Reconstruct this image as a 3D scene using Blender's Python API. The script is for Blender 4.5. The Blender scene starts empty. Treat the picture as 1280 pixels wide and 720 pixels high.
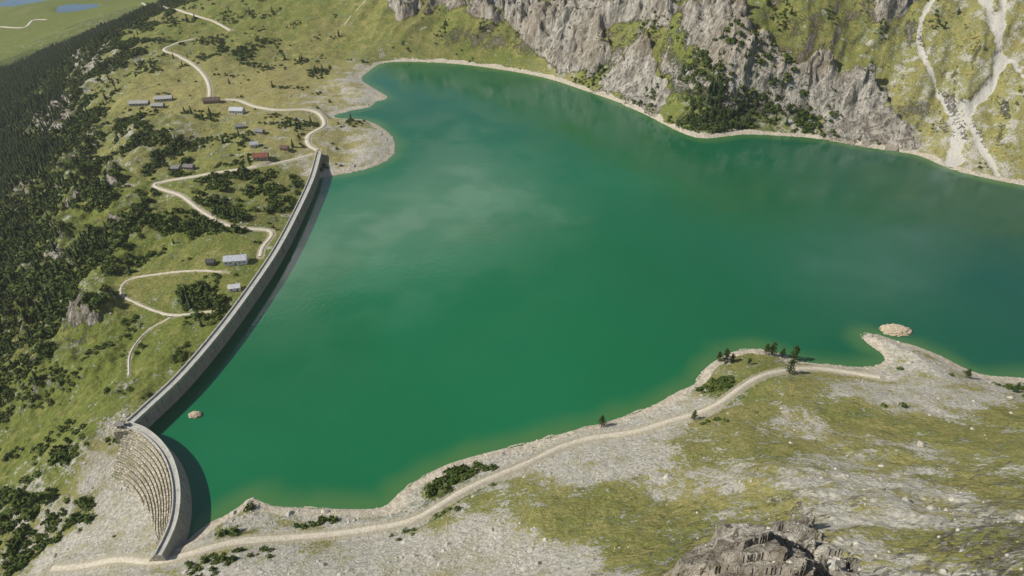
import bpy, math, numpy as np, random, time
from mathutils import Vector
T0=time.time()
rng=np.random.default_rng(7); random.seed(7)
scene=bpy.context.scene
# ------------------------------------------------------------------ camera (drone, 300 m above lake level)
CAMH=300.0; PITCH=math.radians(35); F=1280/36*24.0
cam_d=bpy.data.cameras.new("camera"); cam=bpy.data.objects.new("camera",cam_d); scene.collection.objects.link(cam)
cam.location=(0,0,CAMH); cam.rotation_euler=(math.radians(55),0,0); cam_d.lens=24; cam_d.sensor_width=36
cam_d.clip_start=1; cam_d.clip_end=20000; scene.camera=cam
cp,sp=math.cos(PITCH),math.sin(PITCH)
def rays(uv):
    uv=np.asarray(uv,float); a=(uv[:,0]-640)/F; b=(360-uv[:,1])/F
    return np.stack([a,cp+b*sp,-sp+b*cp],1)
def W(uv,z):   # survey point of known elevation -> map coordinates
    d=rays(uv); t=(z-CAMH)/d[:,2]; return np.stack([d[:,0]*t,d[:,1]*t],1)
# ------------------------------------------------------------------ noise
_g=rng.random(1024)*2*np.pi; GX=np.cos(_g).astype(np.float32); GY=np.sin(_g).astype(np.float32)
def perlin(x,y,seed=0):
    xf=np.floor(x); yf=np.floor(y); fx=(x-xf).astype(np.float32); fy=(y-yf).astype(np.float32)
    xi=xf.astype(np.int64); yi=yf.astype(np.int64)
    def g(ix,iy,dx,dy):
        h=(ix*374761393+iy*668265263+seed*974634777)&0xffffffff
        h=((h^(h>>13))*1274126177)&0xffffffff; h=(h^(h>>16))&1023
        return GX[h]*dx+GY[h]*dy
    u=fx*fx*fx*(fx*(fx*6-15)+10); v=fy*fy*fy*(fy*(fy*6-15)+10)
    a=g(xi,yi,fx,fy); b=g(xi+1,yi,fx-1,fy); c=g(xi,yi+1,fx,fy-1); d=g(xi+1,yi+1,fx-1,fy-1)
    return (a+u*(b-a))*(1-v)+(c+u*(d-c))*v
def fbm(x,y,wl,octv,seed=0,gain=.5,ridged=False):
    s=0;a=1.0;f=1.0/wl;tot=0
    for o in range(octv):
        n=perlin(x*f+o*17.3,y*f-o*9.1,seed+o)*1.5
        if ridged: n=1-2*np.abs(n)
        s=s+a*n;tot+=a;a*=gain;f*=2.07
    return s/tot
def ss(a,b,x):
    t=np.clip((x-a)/(b-a),0,1); return t*t*(3-2*t)
def catmull(P,step):
    P=np.asarray(P,float); out=[]
    Q=np.vstack([2*P[0]-P[1],P,2*P[-1]-P[-2]])
    for i in range(1,len(Q)-2):
        n=max(2,int(np.linalg.norm(Q[i+1]-Q[i])/step)); t=np.linspace(0,1,n,endpoint=False)[:,None]
        out.append(.5*((2*Q[i])+(-Q[i-1]+Q[i+1])*t+(2*Q[i-1]-5*Q[i]+4*Q[i+1]-Q[i+2])*t*t+(-Q[i-1]+3*Q[i]-3*Q[i+1]+Q[i+2])*t**3))
    out.append(P[-1:]); return np.vstack(out)
# ------------------------------------------------------------------ lake & dam plan
CZ=10.0
main_c=catmull(W([(163,528),(185,508),(225,470),(270,418),(310,365),(345,313),(372,262),(390,222),(399,190)],CZ),4)
spur_c=catmull(W([(158,531),(178,538),(197,553),(211,573),(219,598),(221,625),(217,652),(208,675),(198,694)],CZ),2.5)
shore_px=[(404,222),(430,217),(455,212),(475,205),(490,195),(494,182),(488,168),(470,155),(450,149),(424,148),(418,144),(440,138),(462,134),(470,127),(485,122),(470,112),(458,105),(452,98),(460,90),(475,80),(500,77),(560,79),(620,86),(680,97),(730,113),(770,127),(810,145),(850,165),(880,173),(930,168),(980,170),(1010,172),(1060,180),(1110,188),(1150,195),(1185,210),(1230,222),(1280,232),(1400,255),(1600,300),(1700,400),(1650,500),(1450,490),(1350,480),(1280,472),(1240,470),(1210,462),(1185,449),(1150,434),(1125,427),(1095,418),(1076,418),(1085,430),(1100,440),(1106,450),(1092,458),(1060,458),(1010,453),(985,446),(960,437),(925,437),(900,447),(880,462),(868,480),(850,488),(820,505),(790,517),(760,527),(720,537),(680,548),(640,558),(600,568),(560,580),(530,595),(500,615),(485,630),(465,636),(420,636),(370,634),(340,632),(315,622),(303,630),(280,645),(255,658),(238,672),(226,682)]
shore=W(shore_px,0.0)
nat=catmull(shore,9)
damline=np.vstack([spur_c[::-1][(spur_c[::-1][:,1]>208)],main_c[main_c[:,1]<618]])
lakepoly=np.vstack([nat,damline])
def segdist(x,y,P,closed=False,Z=None,maxd=1e9):
    best=np.full(x.shape,maxd*maxd if maxd<1e8 else 1e18,np.float32); zz=np.zeros(x.shape,np.float32)
    n=len(P); segs=[(i,(i+1)%n) for i in range(n if closed else n-1)]
    if maxd<1e8:
        for k in range(0,len(segs),8):
            ch=segs[k:k+8]; ids=[i for s in ch for i in s]
            lo=P[ids].min(0)-maxd; hi=P[ids].max(0)+maxd
            m=np.nonzero((x>lo[0])&(x<hi[0])&(y>lo[1])&(y<hi[1]))[0]
            if len(m)==0: continue
            xm=x[m];ym=y[m];bm=best[m];zm=zz[m]
            for i,j in ch:
                ax,ay=P[i];dx,dy=P[j]-P[i];L=dx*dx+dy*dy+1e-9
                t=np.clip(((xm-ax)*dx+(ym-ay)*dy)/L,0,1)
                d=(xm-ax-t*dx)**2+(ym-ay-t*dy)**2; c=d<bm
                bm=np.where(c,d,bm)
                if Z is not None: zm=np.where(c,Z[i]+t*(Z[j]-Z[i]),zm)
            best[m]=bm;zz[m]=zm
    else:
        for i,j in segs:
            ax,ay=P[i];dx,dy=P[j]-P[i];L=dx*dx+dy*dy+1e-9
            t=np.clip(((x-ax)*dx+(y-ay)*dy)/L,0,1)
            best=np.minimum(best,(x-ax-t*dx)**2+(y-ay-t*dy)**2)
    return (np.sqrt(best),zz) if Z is not None else np.sqrt(best)
def inside(x,y,P):
    r=np.zeros(x.shape,bool);n=len(P)
    for i in range(n):
        x1,y1=P[i];x2,y2=P[(i+1)%n]
        if y1==y2: continue
        c=((y1>y)!=(y2>y)); r^= c&(x<(x2-x1)*(y-y1)/(y2-y1)+x1)
    return r
# ------------------------------------------------------------------ relief control points
ctl=[(480,40,25),(450,50,15),(400,20,34),(300,10,34),(180,30,5),(250,80,10),(150,60,5),(100,60,-30),(60,110,-70),(0,120,-120),(0,60,-160),(60,60,-120),(0,200,-90),(60,200,-50),(0,300,-70),(100,300,-30),(180,300,-5),(0,400,-60),(100,400,-20),(0,500,-50),(0,600,-45),(0,700,-35),(-200,300,-120),(-200,600,-90),
(250,400,1),(200,450,-4),(150,500,-6),(115,530,-10),(300,340,5),(330,290,5),(350,240,5),(370,200,7),(250,250,2),(200,350,-1),(250,330,4),(150,400,-12),(150,350,-8),(100,480,-20),(60,560,-30),
(300,150,10),(350,100,8),(400,150,9),(440,180,4),(420,100,5),(200,120,5),(150,150,0),(120,120,-12),(100,170,-25),(200,200,3),(150,220,-5),(130,260,-15),(200,270,0),(420,60,8),(350,50,14),(280,40,14),(180,80,3),(120,80,-18),(395,190,9),
(30,30,-165),(100,6,-165),(30,6,-168),(130,30,-100),
(140,600,-14),(110,570,-9),(145,650,-15),(172,677,-3),(150,685,-6),(190,702,7),(100,695,-8),(50,712,-14),(60,650,-24),(250,683,7),(300,674,6),(350,672,7),
(420,667,8),(480,660,9),(550,632,10),(620,595,11),(700,562,12),(790,540,12),(880,513,12),(955,467,11),(1020,462,8),(1090,468,8),(925,450,7),
(300,715,16),(450,700,20),(600,650,22),(600,715,40),(700,700,50),(750,620,32),(850,650,55),(1000,600,60),(850,580,27),(900,540,22),(1000,700,108),(900,715,95),(1150,700,122),(1280,700,135),(1280,600,80),(1280,520,32),(1150,550,45),(1100,500,22),(1000,520,25),(1150,620,80),(1150,450,4),(1200,478,10),(1400,530,50),(1400,700,155),(1600,600,130)]
ctl=np.array(ctl,float)
cxy=[W(ctl[i:i+1,:2],ctl[i,2])[0] for i in range(len(ctl))]; cz=list(ctl[:,2])
nf=np.array([.5,.866])
for px,sl in [((560,79),.62),((680,97),.78),((770,127),.8),((880,173),.78),((1010,172),.75),((1150,195),.68),((1280,232),.62),((1600,300),.6)]:
    b=W([px],0)[0]
    for d in (55,130,300,750): cxy.append(b+nf*d); cz.append(d*sl*(1 if d<500 else .85))
for x,y,z in [(-165,100,25),(150,40,165),(0,0,150),(0,70,125),(300,60,200),(0,-300,250),(-400,-100,-40),(-300,60,-20),(500,-100,260),(1500,-500,400),(-1500,0,-220),(-3000,3000,-220),(0,3500,900),(2500,2500,1200),(-1500,3500,-100),(3000,0,700),(-900,2400,-165),(-3000,-2000,-200),(0,-3000,600)]:
    cxy.append(np.array([x,y],float)); cz.append(z)
for p in nat[::6]: cxy.append(p); cz.append(.8)
cxy=np.array(cxy); cz=np.array(cz,float)
C2=25.0**2
A=np.sqrt(((cxy[:,None]-cxy[None])**2).sum(2)+C2); n=len(cz)
M=np.zeros((n+1,n+1)); M[:n,:n]=A-np.eye(n)*2.0; M[:n,n]=1; M[n,:n]=1
sol=np.linalg.solve(M,np.append(cz,0)); RW,RC=sol[:n].astype(np.float32),sol[n]
def rbf(x,y):
    s=np.full(x.shape,RC,np.float32)
    for (a,b),w in zip(cxy.astype(np.float32),RW): s+=w*np.sqrt((x-a)**2+(y-b)**2+C2)
    return s
def lake_info(x,y):
    dn=segdist(x,y,nat); dd=segdist(x,y,damline); ins=inside(x,y,lakepoly); return dn,dd,ins
def base(x,y):
    x=x.astype(np.float32);y=y.astype(np.float32)
    b=rbf(x,y); dn,dd,ins=lake_info(x,y)
    return np.where(ins,0,b)
def march(uv,hf,N=420):
    d=rays(uv); t=np.geomspace(70,4200,N)
    X=d[:,None,0]*t; Y=d[:,None,1]*t; Z=CAMH+d[:,None,2]*t
    h=hf(X.ravel(),Y.ravel()).reshape(X.shape)
    below=Z<h; i=np.argmax(below,1); i=np.where(below.any(1),i,N-1); i=np.maximum(i,1); r=np.arange(len(uv))
    g0=Z[r,i-1]-h[r,i-1]; g1=Z[r,i]-h[r,i]; f=np.clip(g0/(g0-g1+1e-9),0,1)
    tt=t[i-1]+f*(t[i]-t[i-1]); return np.stack([d[:,0]*tt,d[:,1]*tt],1)
# ------------------------------------------------------------------ land-cover survey: grass, trees, dry, rough(m)
seeds=[
(30,100,.7,1.1,.1,8),(60,150,.5,1.,.2,12),(20,160,.8,1.1,.1,9),(10,230,.8,1.05,.1,9),(60,200,.8,.85,.1,11),(90,60,.7,1.,.2,6),(0,200,.8,1.1,.1,8),(100,230,.7,.66,.2,14),(50,300,.8,.76,.2,14),(20,300,.8,.85,.1,12),(60,350,.8,.74,.2,14),(20,430,.8,.72,.2,13),(120,320,.75,.66,.2,14),(30,380,.8,.8,.2,14),(180,300,.85,.58,.2,9),(300,262,.8,.7,.2,4),(200,200,.75,.54,.4,8),(170,180,.7,.5,.4,9),(100,400,.75,.58,.2,13),(0,470,.75,.64,.2,12),(60,600,.6,.72,.2,5),(30,630,.6,.72,.2,5),(100,640,.6,.65,.3,4),(20,700,.5,.66,.3,4),(240,372,.8,.66,.2,3),(170,480,.85,.36,.2,7),(210,420,.9,.4,.2,5),(150,440,.9,.42,.15,10),(60,480,.85,.42,.2,10),(60,530,.9,.42,.2,8),(130,500,.9,.36,.2,8),(20,540,.9,.46,.2,8),(60,430,.75,.58,.2,13),(80,590,.75,.5,.2,4),(110,540,.9,.36,.2,5),(140,260,.85,.5,.2,12),
(250,90,.9,.2,.6,4),(320,65,.9,.6,.4,5),(180,40,.9,.5,.3,5),(100,60,.7,.9,.2,6),(110,110,.5,.6,.3,11),(100,80,.6,.75,.2,9),(350,100,.95,.15,.95,3),(310,110,.95,.15,.95,3),(220,110,.9,.2,.7,4),(400,90,.85,.4,.6,4),(430,120,.6,.25,.9,3),(400,60,.95,.25,.5,4),(450,50,.95,.05,.4,3),(350,20,.95,.25,.3,5),(250,30,.95,.35,.3,5),(150,100,.8,.42,.4,8),
(20,40,1,.1,.0,1),(70,30,1,.15,.0,1),(100,5,1,.3,.0,1),(30,5,1,.5,0,1),(50,75,.8,1.05,0,4),(120,25,.8,.8,0,4),
(350,170,.8,.35,.7,3),(430,185,.6,.2,.7,3),(470,190,.25,.05,.5,2.5),(470,170,.2,0,.6,2),(445,165,.7,.3,.6,2),(465,95,.25,.1,.6,2),(470,122,.2,0,.6,2),(280,180,.8,.45,.4,5),(260,220,.8,.5,.3,5),(330,235,.8,.55,.3,4),(200,350,.95,.25,.4,3),(230,340,.95,.2,.4,1.5),(280,335,.95,.25,.3,1.2),
(122,585,.05,.0,.6,2),(145,620,.05,.1,.6,1.5),(60,660,.4,.4,.4,2),(100,680,.1,.15,.4,1.5),(150,700,.1,.05,.4,1),(140,550,.4,.2,.4,2),
(250,680,.3,.2,.3,1),(300,658,.45,.6,.3,1),(340,648,.35,.5,.3,1),(400,660,.35,.4,.3,1),(330,685,.4,.5,.3,1),(450,650,.25,.15,.3,1),(300,710,.05,.0,.3,2),(430,695,.1,.3,.3,2),(550,700,.08,.0,.4,2),(600,660,.25,.1,.4,2),(550,608,.55,.85,.1,1),(520,620,.4,.6,.1,1),(590,600,.5,.7,.1,1),(640,570,.05,0,.4,1),(700,550,.05,0,.5,1),(780,520,.1,.0,.5,1),(850,500,.15,.05,.5,1),
(700,580,.22,0,.4,1.5),(780,570,.18,0,.4,1.5),(760,630,.85,.05,.45,3),(700,650,.8,.05,.45,3),(850,650,.8,.02,.45,4),(640,620,.7,.1,.45,2),(640,690,.1,0,.4,2),(700,710,.2,0,.4,2),(800,690,.85,0,.45,3),(900,560,.8,.02,.45,3),(880,600,.42,0,.5,3),(960,560,.9,.02,.45,3),(960,600,.5,0,.5,4),(1040,580,.55,0,.5,4),(1000,530,.35,0,.5,3),(930,520,.8,.1,.4,1.5),(1060,520,.9,.02,.45,3),(1000,490,.75,.05,.5,1.5),(1150,490,.25,.05,.5,2),(1100,490,.4,.05,.5,2),(1210,495,.35,.05,.5,2),(1280,520,.9,.02,.5,3),(1180,540,.85,0,.5,3),(1100,560,.65,0,.5,4),(1080,610,.2,0,.5,6),(1130,640,.28,0,.5,6),(1200,600,.7,0,.5,4),(1270,620,.75,0,.5,4),(1180,620,.38,0,.5,5),(1200,680,.75,0,.5,4),(1020,640,.4,0,.5,5),(1100,700,.4,0,.5,5),(960,640,.6,0,.5,4),
(910,480,.85,.75,.1,1),(900,460,.7,.3,.35,1),(950,450,.9,.25,.4,1),(1000,450,.7,.15,.5,1),(1120,440,.2,.05,.5,1.5),(1150,455,.35,.4,.4,1),
(560,50,.95,.2,.3,5),(520,30,.9,.25,.3,5),(460,70,.8,.05,.4,3),(620,60,.9,.35,.3,5),(700,95,.65,.2,.5,4),(730,75,.85,.45,.2,5),(850,130,.8,.5,.2,5),(930,128,.7,1.,.1,3),(880,115,.6,.85,.2,5),(970,130,.6,.75,.2,5),(1000,60,.9,.35,.4,7),(900,10,.9,.3,.4,7),(1050,50,.85,.3,.4,7),(1100,60,.7,.3,.4,7),(1180,80,.7,.25,.5,5),(1130,120,.65,.25,.5,6),(1260,60,.6,.1,.5,5),(1270,150,.6,.05,.5,4),(1170,170,.5,.15,.5,3),(1000,150,.5,.5,.3,5),(830,50,.9,.4,.3,6),(780,50,.8,.4,.3,6)]
seeds=np.array(seeds,float); SXY=march(seeds[:,:2],base)
SLP=np.stack([np.arctan2(SXY[:,0],SXY[:,1]),np.log(np.hypot(SXY[:,0],SXY[:,1]))],1)
def channels(x,y):
    th=np.arctan2(x,y).astype(np.float32); lr=np.log(np.hypot(x,y)+1).astype(np.float32)
    wob=.035*fbm(x,y,60,3,91); th=th+wob; lr=lr+.8*wob
    acc=[np.zeros(x.shape,np.float32) for _ in range(4)]; tw=np.zeros(x.shape,np.float32)
    for (a,b),s in zip(SLP,seeds):
        w=1.0/(((th-a)**2+(lr-b)**2)*900+.15)**2; tw+=w
        for k in range(4): acc[k]+=w*s[2+k]
    return [a/tw for a in acc]
cliffs_px=[[(480,-5),(500,26),(530,16),(560,4),(605,36),(632,30),(645,45),(665,50),(700,80),(745,86),(757,66),(735,40),(790,30),(800,38),(850,20),(860,-20),(480,-20)],
[(750,84),(798,68),(838,118),(818,141),(778,127),(745,113)],
[(850,12),(895,12),(945,50),(1000,90),(1040,98),(1035,118),(1005,120),(960,110),(920,93),(890,82),(858,55)],
[(1012,108),(1055,98),(1105,130),(1160,182),(1110,188),(1030,176),(1020,150)],
[(1065,-20),(1160,-20),(1148,8),(1110,22)],
[(835,724),(865,702),(890,690),(905,668),(965,658),(1010,668),(1050,695),(1090,724),(960,770)],
[(50,145),(90,125),(105,140),(85,165),(70,180),(48,168)],[(95,72),(125,68),(118,95),(98,92)],[(98,395),(122,390),(118,412),(98,410)],[(130,215),(145,205),(150,245),(134,245)],[(25,240),(38,232),(40,252),(25,255)],[(105,165),(125,160),(125,178),(108,180)],[(60,325),(80,318),(82,335),(62,340)]]
cliffs=[march(p,base) for p in cliffs_px]
tracks_px=[([(1166,2),(1150,30),(1148,60),(1160,95),(1180,130),(1192,160)],3.),([(1222,-5),(1240,40),(1248,80),(1236,112),(1212,138),(1198,165),(1190,205)],5.5),([(1252,-5),(1246,60)],3.5),([(1205,150),(1228,180),(1248,215)],3.5),([(1200,140),(1195,200)],6),([(1280,100),(1265,80),(1250,70)],2),([(460,0),(430,30)],1.)]
tracks=[(catmull(march(p,base),10),w) for p,w in tracks_px]
def cliffmask(x,y):
    m=np.zeros(x.shape,np.float32)
    for P in cliffs:
        lo=P.min(0)-60;hi=P.max(0)+60
        k=np.nonzero((x>lo[0])&(x<hi[0])&(y>lo[1])&(y<hi[1]))[0]
        if len(k)==0: continue
        xm=x[k];ym=y[k]; sc=np.hypot(*(P.mean(0)))/900+.05
        d=segdist(xm,ym,P,True); d=np.where(inside(xm,ym,P),d,-d)+fbm(xm,ym,34*sc+4,4,55,.6)*28*sc
        m[k]=np.maximum(m[k],ss(-7*sc,7*sc,d))
    return m
def height0(x,y,info=None,full=False):
    x=np.asarray(x,np.float32);y=np.asarray(y,np.float32)
    b=rbf(x,y); dn,dd,ins=lake_info(x,y); g,tr,dry,ro=channels(x,y); cm=cliffmask(x,y)
    r=np.hypot(x,y)
    left=ss(-230,-300,x+0*y)
    nz=fbm(x,y,75,7,3,.52)*ro*1.7+(fbm(x,y,28,4,23,.5,True))*ro*.30+left*ss(6,12,ro)*(fbm(x*.8,y,52,5,29,.5,True)*9)
    nz=nz+ss(420,250,r)*ss(2,5,ro)*fbm(x,y,24,4,39,.5,True)*1.6
    far=ss(755,880,x*.5+y*.866)*ss(-330,-150,x)
    s=x*.866-y*.5+fbm(x,y,120,2,8)*25; t=x*.5+y*.866
    nz=nz+far*(fbm(s,t*.28,60,5,12,.5,True)*12)
    sharp=fbm(s,t*.3,42,6,31,.6,True); st_=np.abs(fbm(s*.7,t,30,4,37,.55))
    out=np.floor(fbm(x,y,30,3,33,.5)*5)*3.6+fbm(x,y,11,5,34,.6,True)*2.0+4
    nz=nz+cm*((sharp*26+st_*14)*far+np.where(r<260,out,fbm(x,y,22,5,33,.55,True)*5+1.5)*(1-far))
    # natural shore falls smoothly to the water line
    wid=10+45*ss(10,90,dd); wn=ss(0,1,dn/wid)
    jd=dn+fbm(x,y,14,3,71)*2.6*ss(5,20,dd)
    land=wn*(b+nz)+(1-wn)*(jd*.30)
    land=np.where((dd>45)&(dn<60)&(x>-180+0*y),np.maximum(land,.12*np.minimum(jd,30)),land)
    land=np.where(dd<30,np.minimum(land,CZ-1.0+dd*.12),land)
    bed=-np.minimum(.45*jd,25)
    bed=np.where(dd<dn,-12.0,bed)
    h=np.where(ins,bed,land)
    if full: return h,dict(g=g,tr=tr,dry=dry,cm=cm,dn=dn,dd=dd,ins=ins,far=far)
    return h
# ------------------------------------------------------------------ roads
roads_px=[
("gravel_road",2.7,[(62,714),(110,706),(150,699),(190,700),(240,689),(290,678),(350,672),(420,667),(480,660),(520,648),(550,630),(585,610),(620,595),(660,578),(700,560),(740,548),(790,540),(840,526),(880,513),(905,500),(930,482),(955,467),(985,462),(1020,462),(1060,466),(1105,471)]),
("gravel_road",4.2,[(399,189),(386,181),(386,168),(405,157),(401,145),(385,137),(350,137),(320,134),(300,126),(280,124)]),
("gravel_road",3.6,[(262,122),(262,110),(256,95),(240,80),(222,70),(205,62),(225,53),(242,48)]),
("gravel_road",3.6,[(290,39),(270,28),(240,18),(205,10),(178,4)]),
("gravel_road",2.6,[(393,192),(360,201),(310,210),(250,219),(193,231),(225,243),(250,262),(290,282),(340,290),(328,308),(325,322)]),
("footpath",1.3,[(288,341),(250,338),(200,342),(160,352),(150,366),(175,380),(215,393),(268,388)]),
("footpath",.8,[(215,393),(185,412),(165,445),(160,470)]),
("valley_road",6,[(0,34),(30,34),(42,26),(60,24)]),
]
roads=[]
for nm,w,px in roads_px:
    P=catmull(march(px,height0),3.0 if px[0][1]>80 or px[0][0]>500 else 5.0)
    z=height0(P[:,0],P[:,1]); k=9
    zp=np.pad(z,(k,k),mode='edge'); z=np.convolve(zp,np.ones(2*k+1)/(2*k+1),'valid')
    Pp=np.pad(P,((2,2),(0,0)),mode='edge'); P=np.stack([np.convolve(Pp[:,i],np.ones(5)/5,'valid') for i in (0,1)],1)
    roads.append((nm,w,P,z))
pads=[]  # flattened building pads / ponds  (x,y,z,r)
def height(x,y,full=False):
    x=np.asarray(x,np.float32);y=np.asarray(y,np.float32)
    h,inf=height0(x,y,full=True); path=np.zeros(x.shape,np.float32)
    for nm,w,P,z in roads:
        d,zz=segdist(x,y,P,False,z,22.0)
        k=ss(w/2+9,w/2+1.5,d)*(~inf['ins']); h=h*(1-k)+(zz-.12)*k
        path=np.maximum(path,ss(w/2+5,w/2,d)*(1 if w>2 else .7))
    tk=np.zeros(x.shape,np.float32)
    for P,w in tracks:
        d=segdist(x,y,P,False,None,45.0)+fbm(x,y,22,4,44,.6)*w*1.5; t=ss(w*1.3,w*.5,d); tk=np.maximum(tk,t)
    h=h-tk*1.5
    for px,py,pz,pr,drop in pads:
        d=np.hypot(x-px,y-py); k=ss(pr*1.6,pr,d); h=h*(1-k)+(pz-drop)*k
    if full: inf['path']=path; inf['tk']=tk; return h,inf
    return h
# buildings survey: px, length, width, wall h, yaw, wall colour, roof colour
bl=[("white_house",(296,328),17,8.5,4.2,8,(.70,.70,.68),(.56,.58,.62)),
("white_house",(294,362),8,5.5,3.2,15,(.68,.68,.66),(.66,.66,.66)),
("white_house",(297,141),16,9,4.5,-5,(.72,.72,.70),(.62,.64,.67)),
("stone_house",(327,199),14,9,4.,5,(.36,.31,.26),(.26,.085,.055)),
("white_house",(318,183),8,7,3.6,20,(.66,.66,.62),(.5,.5,.5)),
("stone_hut",(356,187),8,6,3.,-10,(.33,.28,.23),(.16,.09,.06)),
("stone_barn",(175,131),22,8,3.2,5,(.40,.38,.35),(.44,.43,.40)),
("stone_barn",(205,125),20,8,3.2,12,(.42,.40,.37),(.50,.49,.46)),
("stone_barn",(198,134),14,7,3.0,0,(.36,.34,.31),(.38,.37,.35)),
("stone_house",(265,128),18,9,3.6,10,(.33,.26,.2),(.14,.10,.08)),
("stone_hut",(222,212),10,6,3,5,(.34,.31,.28),(.28,.27,.26)),
("stone_hut",(237,211),10,6,3,-8,(.34,.31,.28),(.22,.2,.19)),
("stone_hut",(264,330),6,5,3,0,(.2,.19,.18),(.08,.08,.08)),
("stone_hut",(300,160),9,6,2.6,14,(.34,.31,.28),(.26,.25,.24)),
("stone_hut",(325,166),9,6,2.6,-14,(.34,.31,.28),(.26,.25,.24))]
bpos=march([b[1] for b in bl],height0); bz=height0(bpos[:,0],bpos[:,1])
for (x,y),z,b in zip(bpos,bz,bl): pads.append((x,y,float(z),b[2]*.62,0.0))
gp=march([(1016,690),(1040,708)],height0); gz=height0(gp[:,0],gp[:,1])
for (x,y),z in zip(gp,gz): pads.append((x,y,float(z),3.2,7.0))   # shaded cleft in the outcrop
ppx=[((95,9),46,.0),((28,3),60,0)]
pp=march([p[0] for p in ppx],base); pz=base(pp[:,0],pp[:,1])
for (x,y),z,p in zip(pp,pz,ppx): pads.append((x,y,float(z)-2,p[1],3.0))
# ------------------------------------------------------------------ mesh helper
def mk(name,V,Fc,mats=(),smooth=False,attrs=None,parent=None,midx=None,link=True):
    V=np.asarray(V,np.float32);Fc=np.asarray(Fc,np.int32);k=Fc.shape[1]
    me=bpy.data.meshes.new(name); me.vertices.add(len(V)); me.vertices.foreach_set("co",V.ravel())
    me.loops.add(Fc.size); me.loops.foreach_set("vertex_index",Fc.ravel())
    me.polygons.add(len(Fc)); me.polygons.foreach_set("loop_start",np.arange(0,Fc.size,k,dtype=np.int32))
    try: me.polygons.foreach_set("loop_total",np.full(len(Fc),k,np.int32))
    except Exception: pass
    me.polygons.foreach_set("use_smooth",np.full(len(Fc),smooth,bool))
    for m in mats: me.materials.append(m)
    if midx is not None: me.polygons.foreach_set("material_index",np.asarray(midx,np.int32))
    me.update(calc_edges=True)
    for an,ad in (attrs or {}).items():
        a=me.attributes.new(an,'FLOAT_COLOR','POINT'); a.data.foreach_set("color",np.asarray(ad,np.float32).ravel())
    ob=bpy.data.objects.new(name,me); scene.collection.objects.link(ob)
    if parent: ob.parent=parent
    return ob
# ------------------------------------------------------------------ node helper
class NT:
    def __init__(s,name):
        s.m=bpy.data.materials.new(name); s.m.use_nodes=True; s.t=s.m.node_tree; s.b=s.t.nodes["Principled BSDF"]
        s.pos=s.n("ShaderNodeNewGeometry").outputs["Position"]
    def n(s,ty,**k):
        x=s.t.nodes.new(ty)
        for a,b in k.items(): setattr(x,a,b)
        return x
    def set(s,sock,v):
        if isinstance(v,bpy.types.NodeSocket): s.t.links.new(v,sock)
        else:
            if sock.type=='RGBA' and len(v)==3: v=(*v,1)
            sock.default_value=v
    def noise(s,scale,detail=5,rough=.55,vec=None,dist=0):
        x=s.n("ShaderNodeTexNoise"); s.set(x.inputs["Vector"],vec or s.pos); x.inputs["Scale"].default_value=scale
        x.inputs["Detail"].default_value=detail; x.inputs["Roughness"].default_value=rough; x.inputs["Distortion"].default_value=dist
        return x.outputs[0]
    def vor(s,scale,vec=None,feature='F1',out=0):
        x=s.n("ShaderNodeTexVoronoi",feature=feature); s.set(x.inputs["Vector"],vec or s.pos); x.inputs["Scale"].default_value=scale; return x.outputs[out]
    def ma(s,op,a,b=0.0,c=None,clamp=False):
        x=s.n("ShaderNodeMath",operation=op,use_clamp=clamp); s.set(x.inputs[0],a); s.set(x.inputs[1],b)
        if c is not None: s.set(x.inputs[2],c)
        return x.outputs[0]
    def mr(s,v,a,b,c=0.,d=1.,sm=True):
        x=s.n("ShaderNodeMapRange",interpolation_type='SMOOTHSTEP' if sm else 'LINEAR'); s.set(x.inputs[0],v)
        for i,q in enumerate((a,b,c,d)): s.set(x.inputs[1+i],q)
        return x.outputs[0]
    def mix(s,f,a,b,bt='MIX'):
        x=s.n("ShaderNodeMix",data_type='RGBA',blend_type=bt); s.set(x.inputs[0],f); s.set(x.inputs[6],a); s.set(x.inputs[7],b); return x.outputs[2]
    def attr(s,name):
        a=s.n("ShaderNodeAttribute",attribute_name=name); q=s.n("ShaderNodeSeparateColor"); s.t.links.new(a.outputs["Color"],q.inputs[0])
        return q.outputs[0],q.outputs[1],q.outputs[2],a.outputs["Alpha"]
    def scale(s,v):
        x=s.n("ShaderNodeVectorMath",operation='MULTIPLY'); s.set(x.inputs[0],s.pos); x.inputs[1].default_value=v; return x.outputs[0]
    def bump(s,h,st=.5,dist=1.,nrm=None):
        x=s.n("ShaderNodeBump"); x.inputs["Strength"].default_value=st; x.inputs["Distance"].default_value=dist; s.set(x.inputs["Height"],h)
        if nrm: s.set(x.inputs["Normal"],nrm)
        return x.outputs[0]
    def fin(s,col,rough=.9,nrm=None,spec=.2):
        s.set(s.b.inputs["Base Color"],col); s.set(s.b.inputs["Roughness"],rough); s.b.inputs["Specular IOR Level"].default_value=spec
        if nrm: s.set(s.b.inputs["Normal"],nrm)
        return s.m
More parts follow.
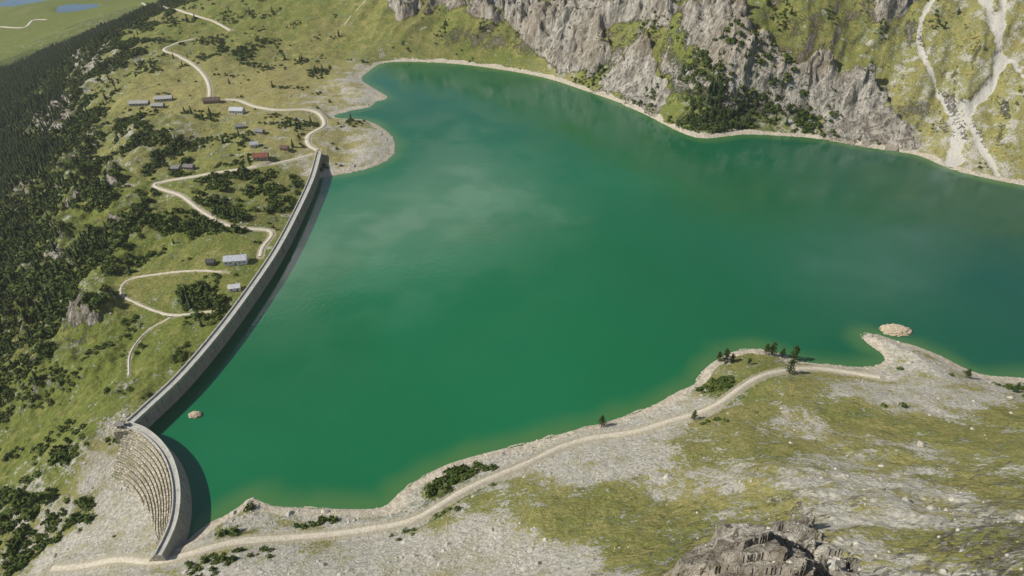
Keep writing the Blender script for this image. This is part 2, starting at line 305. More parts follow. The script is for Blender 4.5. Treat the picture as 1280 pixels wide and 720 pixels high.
# ------------------------------------------------------------------ terrain material
t=NT("alpine_ground")
grass,cliff,tk,shoreA=t.attr("cov"); dry,tree,path,_=t.attr("cov2")
nb=t.noise(.012,3,.5); nm=t.noise(.07,5,.65); nf_=t.noise(.45,5,.7); nv=t.noise(2.2,3,.7)
mo=t.noise(.2,5,.7,dist=.6)
gcol=t.mix(t.mr(t.ma('ADD',dry,t.ma('MULTIPLY',t.ma('SUBTRACT',nm,.5),1.6)),.1,.85),(.175,.205,.045),(.40,.345,.145))
gcol=t.mix(t.mr(nf_,.38,.62),t.mix(1.,gcol,(.62,.66,.52),'MULTIPLY'),gcol)
gcol=t.mix(t.mr(nb,.5,.7,0,.35),gcol,(.26,.215,.095))
gcol=t.mix(t.mr(mo,.53,.67,0,.72),gcol,(.075,.095,.026))
vstone=t.vor(.55); vst2=t.vor(1.6)
st=t.mix(t.mr(nf_,.3,.7),(.30,.28,.23),(.62,.58,.49))
st=t.mix(t.mr(vstone,.1,.6,.55,0),st,(.70,.67,.59)); st=t.mix(t.mr(nv,.55,.7,0,.5),st,(.19,.175,.14))
st=t.mix(t.mr(nm,.45,.65,0,.5),st,(.35,.33,.19))
gm=t.ma('ADD',grass,t.ma('ADD',t.ma('MULTIPLY',t.ma('SUBTRACT',nm,.5),2.0),t.ma('MULTIPLY',t.ma('SUBTRACT',nf_,.5),2.0)))
gm=t.mr(gm,.38,.64)
col=t.mix(gm,st,gcol)
col=t.mix(t.mr(t.ma('ADD',tree,t.ma('MULTIPLY',t.ma('SUBTRACT',mo,.5),1.8)),.6,.95,0,.85),col,(.055,.075,.02))
# bedrock
rv=t.scale((1,1,.3)); rn=t.noise(.09,7,.74,rv,1.0); rn2=t.noise(.33,4,.72,rv,.5)
rock=t.mix(t.mr(rn,.38,.60),(.25,.225,.185),(.68,.63,.54)); rock=t.mix(t.mr(rn2,.52,.62,0,.88),rock,(.105,.092,.072)); rock=t.mix(t.mr(nb,.42,.66,0,.45),rock,(.44,.35,.25))
nz=t.n("ShaderNodeSeparateXYZ"); t.t.links.new(t.n("ShaderNodeNewGeometry").outputs["Normal"],nz.inputs[0])
steep=t.mr(t.ma('ADD',nz.outputs[2],t.ma('MULTIPLY',t.ma('SUBTRACT',nf_,.5),.6)),.68,.56)
ledge=t.mr(t.ma('ADD',nz.outputs[2],t.ma('MULTIPLY',t.ma('SUBTRACT',nm,.5),.9)),.70,.86,0,.9)
rm=t.ma('ADD',t.ma('MULTIPLY',cliff,1.0),t.ma('MULTIPLY',t.ma('SUBTRACT',nm,.5),1.7))
rm=t.ma('SUBTRACT',rm,t.ma('MULTIPLY',ledge,.6))
rm=t.ma('MAXIMUM',t.mr(rm,.34,.5),steep)
col=t.mix(rm,col,rock)
sand=t.mix(t.mr(nf_,.3,.7),(.40,.34,.25),(.70,.63,.51)); sand=t.mix(t.mr(vst2,.1,.5,.4,0),sand,(.32,.29,.24))
col=t.mix(t.mr(t.ma('ADD',shoreA,t.ma('MULTIPLY',t.ma('SUBTRACT',nf_,.5),.9)),.35,.6),col,sand)
col=t.mix(t.mr(t.ma('ADD',path,t.ma('MULTIPLY',t.ma('SUBTRACT',nf_,.5),1.2)),.5,.75,0,.8),col,(.46,.41,.30))
col=t.mix(t.mr(t.ma('ADD',tk,t.ma('MULTIPLY',t.ma('SUBTRACT',nf_,.5),1.3)),.4,.7,0,.9),col,t.mix(nf_,(.42,.40,.35),(.68,.65,.59)))
hh=t.ma('ADD',t.ma('MULTIPLY',nf_,1.7),t.ma('MULTIPLY',nv,.5)); hh=t.ma('ADD',hh,t.ma('MULTIPLY',rm,t.ma('ADD',t.ma('MULTIPLY',rn,11.),t.ma('MULTIPLY',rn2,3.5))))
m_ter=t.fin(col,.95,t.bump(hh,.95,1.),.1)
# ------------------------------------------------------------------ terrain sheet
th=np.concatenate([np.linspace(-62,62,1000),np.linspace(62,298,90)[1:-1]])*math.pi/180
rr=np.concatenate([np.geomspace(4,95,40,endpoint=False),np.geomspace(95,2600,1250),np.geomspace(2600,9000,40)[1:]])
TH,RR=np.meshgrid(th,rr,indexing='ij'); X=(RR*np.sin(TH)).ravel(); Y=(RR*np.cos(TH)).ravel()
h,inf=height(X,Y,True)
nt_,nr=len(th),len(rr)
i,j=np.meshgrid(np.arange(nt_),np.arange(nr-1),indexing='ij'); i2=(i+1)%nt_
Fq=np.stack([i*nr+j,i*nr+j+1,i2*nr+j+1,i2*nr+j],-1).reshape(-1,4)
sh=ss(12,2,inf['dn']+fbm(X,Y,30,3,18)*7)*(inf['dd']>6)
sh=np.maximum(sh,(inf['ins']&(inf['dn']<12))*1.0)
cm=inf['cm']; kk=cm*np.clip(RR.ravel()/900,.2,1)*6; s1=fbm(X,Y,14,3,101)*kk; s2=fbm(X,Y,14,3,111)*kk
one=np.ones_like(h)
terrain=mk("terrain",np.stack([X+s1,Y+s2,h],1),Fq,[m_ter],True,
  {"cov":np.stack([inf['g'],cm,inf['tk'],sh],1),"cov2":np.stack([inf['dry'],inf['tr'],inf['path'],one],1)})
# ------------------------------------------------------------------ water
def watermat(name,deep,deep2,shal,lake=True):
    w=NT(name); d=w.attr("depth")[0]
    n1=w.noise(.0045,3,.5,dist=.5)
    c=w.mix(w.mr(n1,.36,.66),deep,deep2)  # slow tone variation; lighter patches painted in, standing in for cloud reflections
    if lake:
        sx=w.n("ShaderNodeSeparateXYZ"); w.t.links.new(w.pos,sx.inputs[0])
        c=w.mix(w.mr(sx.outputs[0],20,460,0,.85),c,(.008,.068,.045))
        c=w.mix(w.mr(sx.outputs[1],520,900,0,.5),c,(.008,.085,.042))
    c=w.mix(w.mr(d,0,14,.75,0),c,shal)
    wv=w.noise(.35,3,.6,w.scale((1,.6,1))); wv2=w.noise(.02,2,.5)
    return w.fin(c,w.mr(wv2,.35,.65,.08,.20),w.bump(wv,.25,.25),.5)
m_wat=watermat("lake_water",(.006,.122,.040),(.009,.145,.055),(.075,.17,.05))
def gridwater(name):
    th=np.radians(np.linspace(-50,64,420)); rr=np.geomspace(190,1500,420)
    TH,RR=np.meshgrid(th,rr,indexing='ij'); x=(RR*np.sin(TH)).ravel().astype(np.float32); y=(RR*np.cos(TH)).ravel().astype(np.float32)
    dn,dd,ins=lake_info(x,y); a,b=len(th),len(rr)
    ok=ins|((dn<7)&(dn<=dd))|(dd<1.2)
    i,j=np.meshgrid(np.arange(a-1),np.arange(b-1),indexing='ij')
    Fq=np.stack([i*b+j,i*b+j+1,(i+1)*b+j+1,(i+1)*b+j],-1).reshape(-1,4); Fq=Fq[ok[Fq].all(1)]
    u,inv=np.unique(Fq,return_inverse=True); z=np.zeros_like(x); D=np.where(ins,np.where(dd<dn,14,dn*.8+5*fbm(x,y,30,3,6)),0)
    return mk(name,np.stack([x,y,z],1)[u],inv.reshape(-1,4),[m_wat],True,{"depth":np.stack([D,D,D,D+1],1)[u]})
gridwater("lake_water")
m_pond=watermat("pond_water",(.03,.09,.13),(.04,.11,.15),(.06,.13,.15),False)
for (x,y),z,p in zip(pp,pz,ppx):
    n=40; a=np.linspace(0,2*np.pi,n,endpoint=False); R=p[1]*1.25*(1+.15*np.sin(3*a))
    V=np.vstack([[x,y,z-2.6],np.stack([x+R*np.cos(a),y+R*np.sin(a),np.full(n,z-2.6)],1)])
    mk("pond_water",V,[(0,1+k,1+(k+1)%n) for k in range(n)],[m_pond],True,{"depth":np.full((n+1,4),20.)})
# ------------------------------------------------------------------ roads
r_=NT("gravel"); a=r_.noise(.8,5,.7); b=r_.noise(.08,3)
m_road=r_.fin(r_.mix(r_.mr(a,.3,.7),r_.mix(b,(.38,.33,.25),(.47,.42,.32)),(.64,.58,.47)),.95,r_.bump(a,.4,.2),.1)
for k,(nm,w,P,z) in enumerate(roads):
    tg=np.gradient(P,axis=0); tg/=np.linalg.norm(tg,axis=1)[:,None]+1e-9; nn=np.stack([tg[:,1],-tg[:,0]],1)
    lift=.12+np.hypot(P[:,0],P[:,1])*.0004; jit=1+.25*np.array(fbm(P[:,0],P[:,1],9,2,66))
    prof=[(-w/2-.7,-.9),(-w/2,0),(0,.06),(w/2,0),(w/2+.7,-.9)]
    V=np.stack([np.concatenate([P+nn*(o*jit[:,None]),(z+lift+dz)[:,None]],1) for o,dz in prof],1)
    n=len(P);m=len(prof); i,j=np.meshgrid(np.arange(n-1),np.arange(m-1),indexing='ij')
    mk(nm,V.reshape(-1,3),np.stack([i*m+j,i*m+j+1,(i+1)*m+j+1,(i+1)*m+j],-1).reshape(-1,4)[:,::-1],[m_road],True)
# ------------------------------------------------------------------ dam
def conc(name,c1,c2,stain=True):
    c=NT(name); a=c.noise(.5,5,.7); s=c.noise(.35,5,.7,c.scale((1,1,.12))); col=c.mix(c.mr(a,.3,.7),c1,c2)
    col=c.mix(c.mr(s,.48,.7,0,.6),col,tuple(v*.5 for v in c1))
    if stain:
        sx=c.n("ShaderNodeSeparateXYZ"); c.t.links.new(c.pos,sx.inputs[0])
        col=c.mix(c.mr(c.ma('ADD',sx.outputs[2],c.ma('MULTIPLY',a,3.)),4.2,2.2,0,.55),col,(.36,.34,.28))
    return c.fin(col,.9,c.bump(a,.4,.3),.15)
m_con=conc("dam_concrete",(.31,.295,.255),(.43,.41,.36)); m_par=conc("dam_parapet",(.46,.45,.41),(.60,.58,.53),False)
m_deck=conc("dam_deck",(.38,.37,.33),(.48,.47,.42),False)
mz=NT("dam_masonry"); v=mz.vor(.5); a=mz.noise(.6,5,.7)
cc=mz.mix(mz.mr(a,.3,.7),(.40,.355,.27),(.60,.55,.44)); cc=mz.mix(mz.mr(mz.vor(.5,feature='DISTANCE_TO_EDGE'),.0,.2,.85,0),cc,(.15,.135,.10))
cc=mz.mix(mz.mr(mz.noise(.15,4),.52,.7,0,.6),cc,(.20,.20,.10)); m_mas=mz.fin(cc,.95,mz.bump(v,.8,.5),.1)
def sweep(name,P,prof,mat,par,closed=False,caps=True,fs=None):
    tg=np.gradient(P,axis=0); tg/=np.linalg.norm(tg,axis=1)[:,None]; nn=np.stack([tg[:,1],-tg[:,0]],1)
    if fs is None: fs=np.ones(len(P))
    cols=[]
    for o,z in prof:
        oo_=np.where(o<-1.9,-1.805+(o+1.805)*fs,o) if fs.min()<1 else np.full(len(P),o); zz_=np.where((z<9.5)&(z>-30),9.6-(9.6-z)*fs,z) if fs.min()<1 else np.full(len(P),z)
        cols.append(np.concatenate([P+nn*oo_[:,None],zz_[:,None]],1))
    V=np.stack(cols,1)
    n=len(P);m=len(prof); Fc=[]
    for i in range(n-1):
        for j in range(m if closed else m-1):
            j2=(j+1)%m; Fc.append((i*m+j,i*m+j2,(i+1)*m+j2,(i+1)*m+j))
    V=V.reshape(-1,3); me=bpy.data.meshes.new(name)
    if closed and caps: Fc+= [tuple(range(m))[::-1],tuple((n-1)*m+k for k in range(m))]
    me.from_pydata(V.tolist(),[],Fc); me.materials.append(mat); me.update()
    ob=bpy.data.objects.new(name,me); scene.collection.objects.link(ob); ob.parent=par; return ob
def empty(name,loc=(0,0,0)):
    e=bpy.data.objects.new(name,None); scene.collection.objects.link(e); e.location=loc; e.empty_display_size=1; return e
def box(V,Fs,c,s,yaw=0):
    o=len(V); ca,sa=math.cos(yaw),math.sin(yaw)
    for dx,dy,dz in [(-1,-1,-1),(1,-1,-1),(1,1,-1),(-1,1,-1),(-1,-1,1),(1,-1,1),(1,1,1),(-1,1,1)]:
        x,y=dx*s[0]/2,dy*s[1]/2; V.append((c[0]+x*ca-y*sa,c[1]+x*sa+y*ca,c[2]+dz*s[2]/2))
    Fs+=[(o,o+3,o+2,o+1),(o+4,o+5,o+6,o+7),(o,o+1,o+5,o+4),(o+1,o+2,o+6,o+5),(o+2,o+3,o+7,o+6),(o+3,o,o+4,o+7)]
def raw(name,V,Fs,mat,par,bev=0):
    me=bpy.data.meshes.new(name); me.from_pydata([tuple(map(float,v)) for v in V],[],Fs); me.materials.append(mat); me.update()
    ob=bpy.data.objects.new(name,me); scene.collection.objects.link(ob); ob.parent=par
    if bev: mo=ob.modifiers.new("b",'BEVEL'); mo.width=bev; mo.segments=2
    return ob
dam=empty("gravity_dam")
sweep("wall",main_c,[(-2.6,10),(2.6,10),(2.75,4),(6.5,-25),(-22,-25)],m_con,dam,True)
sweep("crest_road",main_c,[(-2.15,10.03),(2.15,10.03)],m_deck,dam)
for s,nme in ((1,"upstream_parapet"),(-1,"downstream_parapet")):
    sweep(nme,main_c,[(s*2.2,10.004),(s*2.2,11.1),(s*2.75,11.1),(s*2.75,9.6),(s*2.598,9.6),(s*2.598,10.004)][::s],m_par,dam,True)
tg=np.gradient(main_c,axis=0); tg/=np.linalg.norm(tg,axis=1)[:,None]
V=[];Fs=[]
for k in range(2,len(main_c)-1,3):
    nx,ny=tg[k,1],-tg[k,0]; box(V,Fs,(main_c[k,0]+nx*2.9,main_c[k,1]+ny*2.9,3.7),(.35,.7,11.6),math.atan2(ny,nx))
raw("wall_joints",V,Fs,m_con,dam)
arch=empty("arch_dam"); sc_=spur_c[::-1]
sweep("upstream_wall",sc_,[(-1.8,10),(1.9,10),(2.6,6),(5.5,-2),(9,-14),(-1.8,-14)],m_con,arch,True)
L_=np.concatenate([[0],np.cumsum(np.linalg.norm(np.diff(sc_,axis=0),axis=1))]); fsc=.22+.78*ss(0,32,L_)
pr=[(-1.805,9.6)]
zz,oo=9.6,-1.805
for k in range(11): pr+= [(oo-.5,zz-.05),(oo-.52,zz-.75),(oo-1.15,zz-.75),(oo-1.17,zz-.10),(oo-1.8,zz-.2),(oo-1.85,zz-2.1)]; oo-=1.85; zz-=2.2
pr+=[(oo,-32),(-1.805,-32)]
sweep("stepped_masonry_face",sc_,pr,m_mas,arch,True,True,fsc)
sweep("crest_walkway",sc_,[(-1.4,10.03),(1.45,10.03)],m_deck,arch)
for a_,b_,nme in ((1.5,1.95,"upstream_parapet"),(-1.9,-1.45,"downstream_parapet")):
    sweep(nme,sc_,[(a_,10.004),(a_,11.),(b_,11.),(b_,10.004)],m_par,arch,True)
def house(name,x,y,z,L,Wd,Hh,yaw,wc,rc,flat=False):
    e=empty(name,(x,y,z)); e.rotation_euler[2]=math.radians(yaw)
    mw=conc(name+"_wall",tuple(c*.85 for c in wc),wc,False); mrf=NT(name+"_roof"); aa=mrf.noise(1.2,4,.7,mrf.scale((1,.4,1))); mrf_=mrf.fin(mrf.mix(mrf.mr(aa,.3,.7),tuple(c*.6 for c in rc),rc),.75,None,.3)
    gl=NT(name+"_glass"); gm_=gl.fin((.02,.025,.03),.15,None,.5); wd=NT(name+"_door"); wm=wd.fin((.12,.07,.04),.7)
    hx,hy=L/2,Wd/2; rd=Wd*.30
    V=[(-hx,-hy,-3),(hx,-hy,-3),(hx,hy,-3),(-hx,hy,-3),(-hx,-hy,Hh),(hx,-hy,Hh),(hx,hy,Hh),(-hx,hy,Hh),(-hx,0,Hh+rd),(hx,0,Hh+rd)]
    raw("walls",V,[(0,1,5,4),(2,3,7,6),(1,2,6,9,5),(3,0,4,8,7)],mw,e)
    o=.5; q=rd/hy*o; T=.25
    V=[];Fs=[]
    for s in(-1,1):
        b=len(V); V+=[(-hx-o,s*(hy+o),Hh-q+.05),(hx+o,s*(hy+o),Hh-q+.05),(hx+o,0,Hh+rd+.05),(-hx-o,0,Hh+rd+.05),(-hx-o,s*(hy+o),Hh-q+.05+T),(hx+o,s*(hy+o),Hh-q+.05+T),(hx+o,0,Hh+rd+.05+T),(-hx-o,0,Hh+rd+.05+T)]
        Fs+=[(b,b+1,b+2,b+3),(b+4,b+5,b+6,b+7),(b,b+1,b+5,b+4),(b+1,b+2,b+6,b+5),(b+3,b,b+4,b+7)]
    raw("roof",V,Fs,mrf_,e)
    V=[];Fs=[]; n=max(2,int(L/3.2))
    for s in(-1,1):
        for k in range(n):
            if s==-1 and k==n//2: continue
            box(V,Fs,(-hx+(k+.5)*L/n,s*(hy+.02),Hh*.55),(1.0,.1,1.2))
    box(V,Fs,(hx+.02,0,Hh*.6),(.1,1.,1.2)); box(V,Fs,(-hx-.02,0,Hh*.6),(.1,1.,1.2)); raw("windows",V,Fs,gm_,e)
    V=[];Fs=[]; box(V,Fs,(-hx+(n//2+.5)*L/n,-hy-.03,1.05),(1.1,.12,2.1)); raw("door",V,Fs,wm,e)
    V=[];Fs=[]; box(V,Fs,(hx*.5,hy*.25,Hh+rd),(.7,.7,1.8)); raw("chimney",V,Fs,mw,e)
for (x,y),z,b in zip(bpos,bz,bl): house(b[0],x,y,float(z),b[2],b[3],b[4],b[5],b[6],b[7])
jx,jy=W([(154,533)],10)[0]
V=[];Fs=[]; pl=empty("dam_junction_platform"); box(V,Fs,(jx,jy,-5),(9,8,29.98),.2); raw("platform",V,Fs,m_mas,pl,.1)
house("valve_house",jx-1,jy,9.95,3.6,3,2.4,12,(.4,.38,.34),(.3,.29,.27))
# ------------------------------------------------------------------ vegetation
def shrub_t(seed,nl=36):
    r=np.random.default_rng(seed); V=[];T=[]
    ph=(1+5**.5)/2; ic=np.array([(-1,ph,0),(1,ph,0),(-1,-ph,0),(1,-ph,0),(0,-1,ph),(0,1,ph),(0,-1,-ph),(0,1,-ph),(ph,0,-1),(ph,0,1),(-ph,0,-1),(-ph,0,1)])/1.9
    f=[(0,11,5),(0,5,1),(0,1,7),(0,7,10),(0,10,11),(1,5,9),(5,11,4),(11,10,2),(10,7,6),(7,1,8),(3,9,4),(3,4,2),(3,2,6),(3,6,8),(3,8,9),(4,9,5),(2,4,11),(6,2,10),(8,6,7),(9,8,1)]
    c=ic*r.uniform(.5,.85,(12,1)); c[:,2]=c[:,2]*.6+.35; V+=c.tolist(); T+=f
    for k in range(nl):
        a=r.uniform(0,6.28); z=r.uniform(0,1); R=math.sqrt(max(0,1-z*z))*r.uniform(.7,1.05)
        p=np.array([R*math.cos(a),R*math.sin(a),z*.85+.05]); s=r.uniform(.16,.34)
        u=r.normal(size=3);u/=np.linalg.norm(u); w=np.cross(u,r.normal(size=3)); w/=np.linalg.norm(w); b=len(V)
        V+=[(p-u*s).tolist(),(p+w*s*.7).tolist(),(p+u*s).tolist(),(p-w*s*.7).tolist()]; T+=[(b,b+1,b+2),(b,b+2,b+3)]
    return np.array(V),np.array(T)
def conifer_t(seed,tiers=8,per=8,wid=.22):
    r=np.random.default_rng(seed);V=[];T=[]
    n=6;b=0
    for k in range(n): a=k*6.283/n; V.append((.09*math.cos(a)*wid/.2,.09*math.sin(a)*wid/.2,.1))
    V.append((0,0,.93)); T+=[(k,(k+1)%n,n) for k in range(n)]
    b=len(V)
    for k in range(4): a=k*1.57; V.append((.018*math.cos(a),.018*math.sin(a),-.05))
    V.append((0,0,.5)); T+=[(b+k,b+(k+1)%4,b+4) for k in range(4)]
    for i in range(tiers):
        z=.1+.86*(i/tiers)**.95; R=wid*(1-z)**.75+.015
        for k in range(per):
            a=(k+r.uniform(-.4,.4))*6.283/per+i; L=R*r.uniform(.65,1.25); wd=L*r.uniform(.35,.6); zz=z+r.uniform(-.03,.03)
            ca,sa=math.cos(a),math.sin(a); b=len(V); dz=-L*r.uniform(.1,.5)
            V+=[(0,0,zz+.05),(ca*L*.6-sa*wd,sa*L*.6+ca*wd,zz+dz*.6),(ca*L,sa*L,zz+dz),(ca*L*.6+sa*wd,sa*L*.6-ca*wd,zz+dz*.6)]
            T+=[(b,b+1,b+2),(b,b+2,b+3)]
    return np.array(V),np.array(T)
def foliage(name,c1,c2):
    f=NT(name); q=f.attr("tint")[0]; a=f.noise(1.3,2,.6)
    c=f.mix(q,c1,c2); c=f.mix(f.mr(a,.35,.65,.5,0),c,tuple(v*.45 for v in c1)); f.fin(c,.8,None,.1)
    return f.m
m_sh=foliage("shrub_leaves",(.045,.078,.016),(.13,.165,.038)); m_cf=foliage("conifer_needles",(.024,.048,.017),(.062,.095,.028))
def scatter(name,temps,P,z,S,mat,asp=None):
    n=len(P); k=rng.integers(0,len(temps),n); VV=[];TT=[];CC=[];o=0
    for q,(V,T) in enumerate(temps):
        m=np.nonzero(k==q)[0]
        if len(m)==0: continue
        a=rng.uniform(0,6.28,len(m)); ca,sa=np.cos(a)[:,None],np.sin(a)[:,None]; s=S[m][:,None]; sz=s*(asp[m][:,None] if asp is not None else 1)
        x=(V[None,:,0]*ca-V[None,:,1]*sa)*s+P[m,0][:,None]; y=(V[None,:,0]*sa+V[None,:,1]*ca)*s+P[m,1][:,None]; zz=V[None,:,2]*sz+z[m][:,None]
        VV.append(np.stack([x,y,zz],-1).reshape(-1,3)); TT.append((T[None]+(np.arange(len(m))*len(V))[:,None,None]).reshape(-1,3)+o); o+=len(m)*len(V)
        CC.append(np.repeat(rng.random(len(m)),len(V)))
    V=np.vstack(VV);C=np.concatenate(CC); C=np.clip(C*.8+rng.random(len(C))*.25,0,1)
    return mk(name,V,np.vstack(TT),[mat],False,{"tint":np.stack([C,C,C,C*0+1],1)})
N=300000
a=np.radians(rng.uniform(-60,60,N)); r=np.sqrt(rng.uniform(150**2,1750**2,N)); cx=r*np.sin(a); cy=r*np.cos(a)
g,trr,dr,ro=channels(cx.astype(np.float32),cy.astype(np.float32))
cl=fbm(cx,cy,42,4,201,.6)
pr_=ss(.42,.74,trr+cl*1.15)*(trr>.02)
keep=rng.random(N)<pr_*.9
cx,cy,trr,r,cl=cx[keep],cy[keep],trr[keep],r[keep],cl[keep]
z,inf2=height(cx,cy,True)
ok=(~inf2['ins'])&(inf2['dn']>7)&(inf2['path']<.1)&(inf2['tk']<.2)&(inf2['dd']>9)&((inf2['cm']<.4)|(rng.random(len(cx))<.4))
for px,py,pz_,pr2,dr_ in pads: ok&=np.hypot(cx-px,cy-py)>pr2*1.15
cx,cy,z,trr,r=[q[ok] for q in (cx,cy,z,trr,r)]
u=rng.random(len(cx)); isc=u<np.where(trr>.85,.6,np.where(trr>.65,.18,.04))*(r>430)
P=np.stack([cx,cy],1)
S=rng.uniform(1.0,2.6,len(cx))*(1+.5*(trr>.5))*np.where((trr>.5)&(r>350)&(rng.random(len(cx))<.3),1.5,1)
sm=~isc; print("veg",sm.sum(),isc.sum())
scatter("alder_shrubs",[shrub_t(i) for i in range(6)],P[sm],z[sm]-.3,S[sm],m_sh,rng.uniform(.7,1.25,sm.sum()))
scatter("conifer_forest",[conifer_t(i+20) for i in range(5)],P[isc],z[isc],rng.uniform(5,12,isc.sum()),m_cf)
m_bark=NT("bark").fin((.09,.06,.04),.9)
m_cf2=foliage("pine_needles",(.035,.065,.016),(.09,.12,.03))
def pine(px,hgt,seed):
    P=march([px],height)[0]; z=float(height(P[:1],P[1:2])[0])
    r=np.random.default_rng(seed);V=[];T=[];mi=[]
    n=8
    for lv in range(5):
        for k in range(n):
            a=k*6.283/n;R=.028*(1-lv/5)+.004; V.append((R*math.cos(a)+.01*math.sin(lv),R*math.sin(a),-.05+lv*.24))
    for lv in range(4):
        for k in range(n): p,q=lv*n+k,lv*n+(k+1)%n; T+=[(p,q,q+n),(p,q+n,p+n)]; mi+=[0,0]
    for b_ in range(70):
        zb=.10+.87*r.random()**.9; a=r.uniform(0,6.28); L=(.34*(1-zb)**.7+.03)*r.uniform(.6,1.15); ca,sa=math.cos(a),math.sin(a)
        b=len(V); V+=[(0,0,zb-.006),(0,0,zb+.008),(ca*L,sa*L,zb+L*.12)]; T.append((b,b+1,b+2)); mi.append(0)
        for _ in range(18):
            t_=r.uniform(.25,1.05); c=np.array([ca*L*t_,sa*L*t_,zb+L*.12*t_])+r.normal(size=3)*.022; s=r.uniform(.02,.042)
            u_=r.normal(size=3);u_/=np.linalg.norm(u_); w_=np.cross(u_,r.normal(size=3)); w_/=np.linalg.norm(w_); b=len(V)
            V+=[(c-u_*s).tolist(),(c+w_*s).tolist(),(c+u_*s).tolist()]; T.append((b,b+1,b+2)); mi.append(1)
    V=np.array(V)*hgt; C=np.repeat(r.random(len(V)//3+1),3)[:len(V)]
    ob=mk("pine_tree",V,T,[m_bark,m_cf2],False,{"tint":np.stack([C,C,C,C*0+1],1)},midx=mi); ob.location=(P[0],P[1],z)
for i,(px,hg) in enumerate([((752,533),9),((867,524),7),((906,454),12),((898,451),8),((965,444),11),((957,443),9),((992,450),12),((986,466),11),((978,446),7),((1208,472),7),((936,456),6),((915,452),7)]): pine(px,hg,300+i)
# ------------------------------------------------------------------ boulders
def rock_t(seed):
    import bmesh
    bm=bmesh.new(); bmesh.ops.create_icosphere(bm,subdivisions=1,radius=1); r=np.random.default_rng(seed)
    V=np.array([v.co[:] for v in bm.verts]); T=np.array([[v.index for v in f.verts] for f in bm.faces]); bm.free()
    V*=r.uniform(.65,1.15,(len(V),1)); 
    for _ in range(4):
        d=r.normal(size=3);d/=np.linalg.norm(d); k=V@d; V-=np.outer(np.maximum(k-.55,0),d)
    V*=np.array([1,r.uniform(.6,.9),r.uniform(.5,.8)]); return V,T
rk=NT("boulder_rock"); q=rk.attr("tint")[0]; a=rk.noise(.9,4,.7)
m_rk=rk.fin(rk.mix(rk.mr(a,.3,.7),rk.mix(q,(.23,.21,.175),(.38,.355,.30)),rk.mix(q,(.44,.41,.34),(.62,.58,.50))),.95,rk.bump(a,.5,.4),.1)
N=75000
a=np.radians(rng.uniform(-58,58,N)); r=np.exp(rng.uniform(math.log(110),math.log(1100),N)); cx=r*np.sin(a); cy=r*np.cos(a)
z,i2=height(cx,cy,True); cl=fbm(cx,cy,22,4,301,.6)
pb=np.where(i2['dn']<14,.8,0.)+ss(.75,.2,i2['g'])*.55+.07+i2['cm']*.05
pb=pb*ss(-.25,.45,cl)
ok=(~i2['ins'])&(i2['path']<.3)&(i2['dd']>8)&(rng.random(N)<pb*.6)
P=np.stack([cx,cy],1)[ok]; zz=z[ok]; S=(.3+rng.pareto(2.1,len(P))*.32)*(1+np.hypot(P[:,0],P[:,1])/700); S=np.minimum(S,3.2)
scatter("boulder_field",[rock_t(i) for i in range(7)],P,zz-.15*S,S,m_rk)
def islet(px,R,hz,seed,name,fl):
    import bmesh
    c=W([px],0)[0]; bm=bmesh.new(); bmesh.ops.create_icosphere(bm,subdivisions=5,radius=1)
    V=np.array([v.co[:] for v in bm.verts]); T=np.array([[v.index for v in f.verts] for f in bm.faces]); bm.free()
    n=fbm(V[:,0]*3+seed,V[:,1]*3+V[:,2]*2,1.3,5,seed,.6,True)
    V=V*(1+.30*n)[:,None]; V*=np.array([R,R*fl,hz]); V[:,2]+=hz*.15; C=np.clip(.6+.4*n,0,1)
    o=mk(name,V,T,[m_isl],False,{"tint":np.stack([C]*4,1)}); o.location=(c[0],c[1],-.2)
ir=NT("islet_rock"); a=ir.noise(.6,5,.7); m_isl=ir.fin(ir.mix(ir.mr(a,.3,.7),(.36,.29,.2),(.62,.52,.38)),.95,ir.bump(a,.5,.5),.1)
islet((1119,413),9.5,2.2,5,"rock_islet",.6); islet((244,519),3.6,1.9,9,"rock_islet",.7)
# ------------------------------------------------------------------ light
SE,SA=math.radians(41),math.radians(264)   # azimuth clockwise from +Y
sdir=Vector((math.sin(SA)*math.cos(SE),math.cos(SA)*math.cos(SE),math.sin(SE)))
sl=bpy.data.lights.new("sun",'SUN'); sl.energy=5.0; sl.angle=math.radians(.5); sl.color=(1,.95,.84)
so=bpy.data.objects.new("sun",sl); scene.collection.objects.link(so); so.rotation_euler=sdir.to_track_quat('Z','Y').to_euler()
w=bpy.data.worlds.new("World"); scene.world=w; w.use_nodes=True; nt=w.node_tree
sky=nt.nodes.new("ShaderNodeTexSky"); sky.sky_type='NISHITA'; sky.sun_disc=False; sky.sun_elevation=SE; sky.sun_rotation=SA; sky.altitude=2000; sky.dust_density=2.
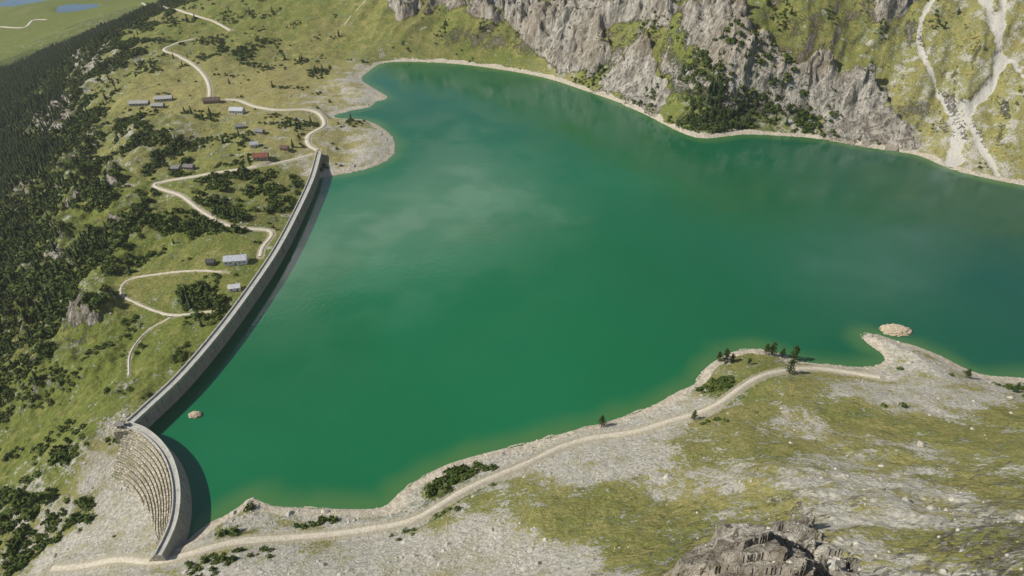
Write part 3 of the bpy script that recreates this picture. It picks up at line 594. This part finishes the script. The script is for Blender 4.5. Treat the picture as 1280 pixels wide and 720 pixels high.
# fair-weather clouds in the sky dome (they mirror softly in the lake)
L=nt.links.new; tc=nt.nodes.new("ShaderNodeTexCoord"); sep=nt.nodes.new("ShaderNodeSeparateXYZ"); L(tc.outputs["Generated"],sep.inputs[0])
def M(op,a,b=0.):
    x=nt.nodes.new("ShaderNodeMath"); x.operation=op
    for i,v in enumerate((a,b)):
        if isinstance(v,bpy.types.NodeSocket): L(v,x.inputs[i])
        else: x.inputs[i].default_value=v
    return x.outputs[0]
zc=M('MAXIMUM',sep.outputs[2],.06); px_=M('DIVIDE',sep.outputs[0],zc); py_=M('DIVIDE',sep.outputs[1],zc)
cb=nt.nodes.new("ShaderNodeCombineXYZ"); L(px_,cb.inputs[0]); L(py_,cb.inputs[1])
nn_=nt.nodes.new("ShaderNodeTexNoise"); L(cb.outputs[0],nn_.inputs["Vector"]); nn_.inputs["Scale"].default_value=1.6; nn_.inputs["Detail"].default_value=4; nn_.inputs["Roughness"].default_value=.6
tot=M('MULTIPLY',nn_.outputs[0],1.0)
for bx,by,rad,st_ in [(-.22,1.85,.5,.46),(-.6,1.5,.35,.34),(1.1,1.6,.5,.2)]:
    d=M('SQRT',M('ADD',M('POWER',M('SUBTRACT',px_,bx),2.),M('POWER',M('SUBTRACT',py_,by),2.)))
    g_=M('MAXIMUM',M('SUBTRACT',1.,M('DIVIDE',d,rad)),0.); tot=M('ADD',tot,M('MULTIPLY',g_,st_))
mr=nt.nodes.new("ShaderNodeMapRange"); mr.interpolation_type='SMOOTHSTEP'; L(tot,mr.inputs[0]); mr.inputs[1].default_value=.58; mr.inputs[2].default_value=.84
mx=nt.nodes.new("ShaderNodeMix"); mx.data_type='RGBA'; L(mr.outputs[0],mx.inputs[0]); L(sky.outputs[0],mx.inputs[6]); mx.inputs[7].default_value=(16,16,16,1)
L(mx.outputs[2],nt.nodes["Background"].inputs[0]); nt.nodes["Background"].inputs[1].default_value=.095
# thin summer haze filling the valley
me=bpy.data.meshes.new("valley_haze"); V=[];Fs=[]; box(V,Fs,(0,1500,80),(7000,5600,760)); me.from_pydata(V,[],Fs)
hz=bpy.data.objects.new("valley_haze",me); scene.collection.objects.link(hz)
hm=bpy.data.materials.new("haze"); hm.use_nodes=True; ht=hm.node_tree; ht.nodes.clear(); ho=ht.nodes.new("ShaderNodeOutputMaterial"); vs=ht.nodes.new("ShaderNodeVolumeScatter")
vs.inputs["Color"].default_value=(1,.98,.95,1); vs.inputs["Density"].default_value=.00005; vs.inputs["Anisotropy"].default_value=.2; ht.links.new(vs.outputs[0],ho.inputs["Volume"]); me.materials.append(hm)
scene.view_settings.view_transform='Standard'; scene.view_settings.look='None'; scene.view_settings.exposure=0
print("done",time.time()-T0)
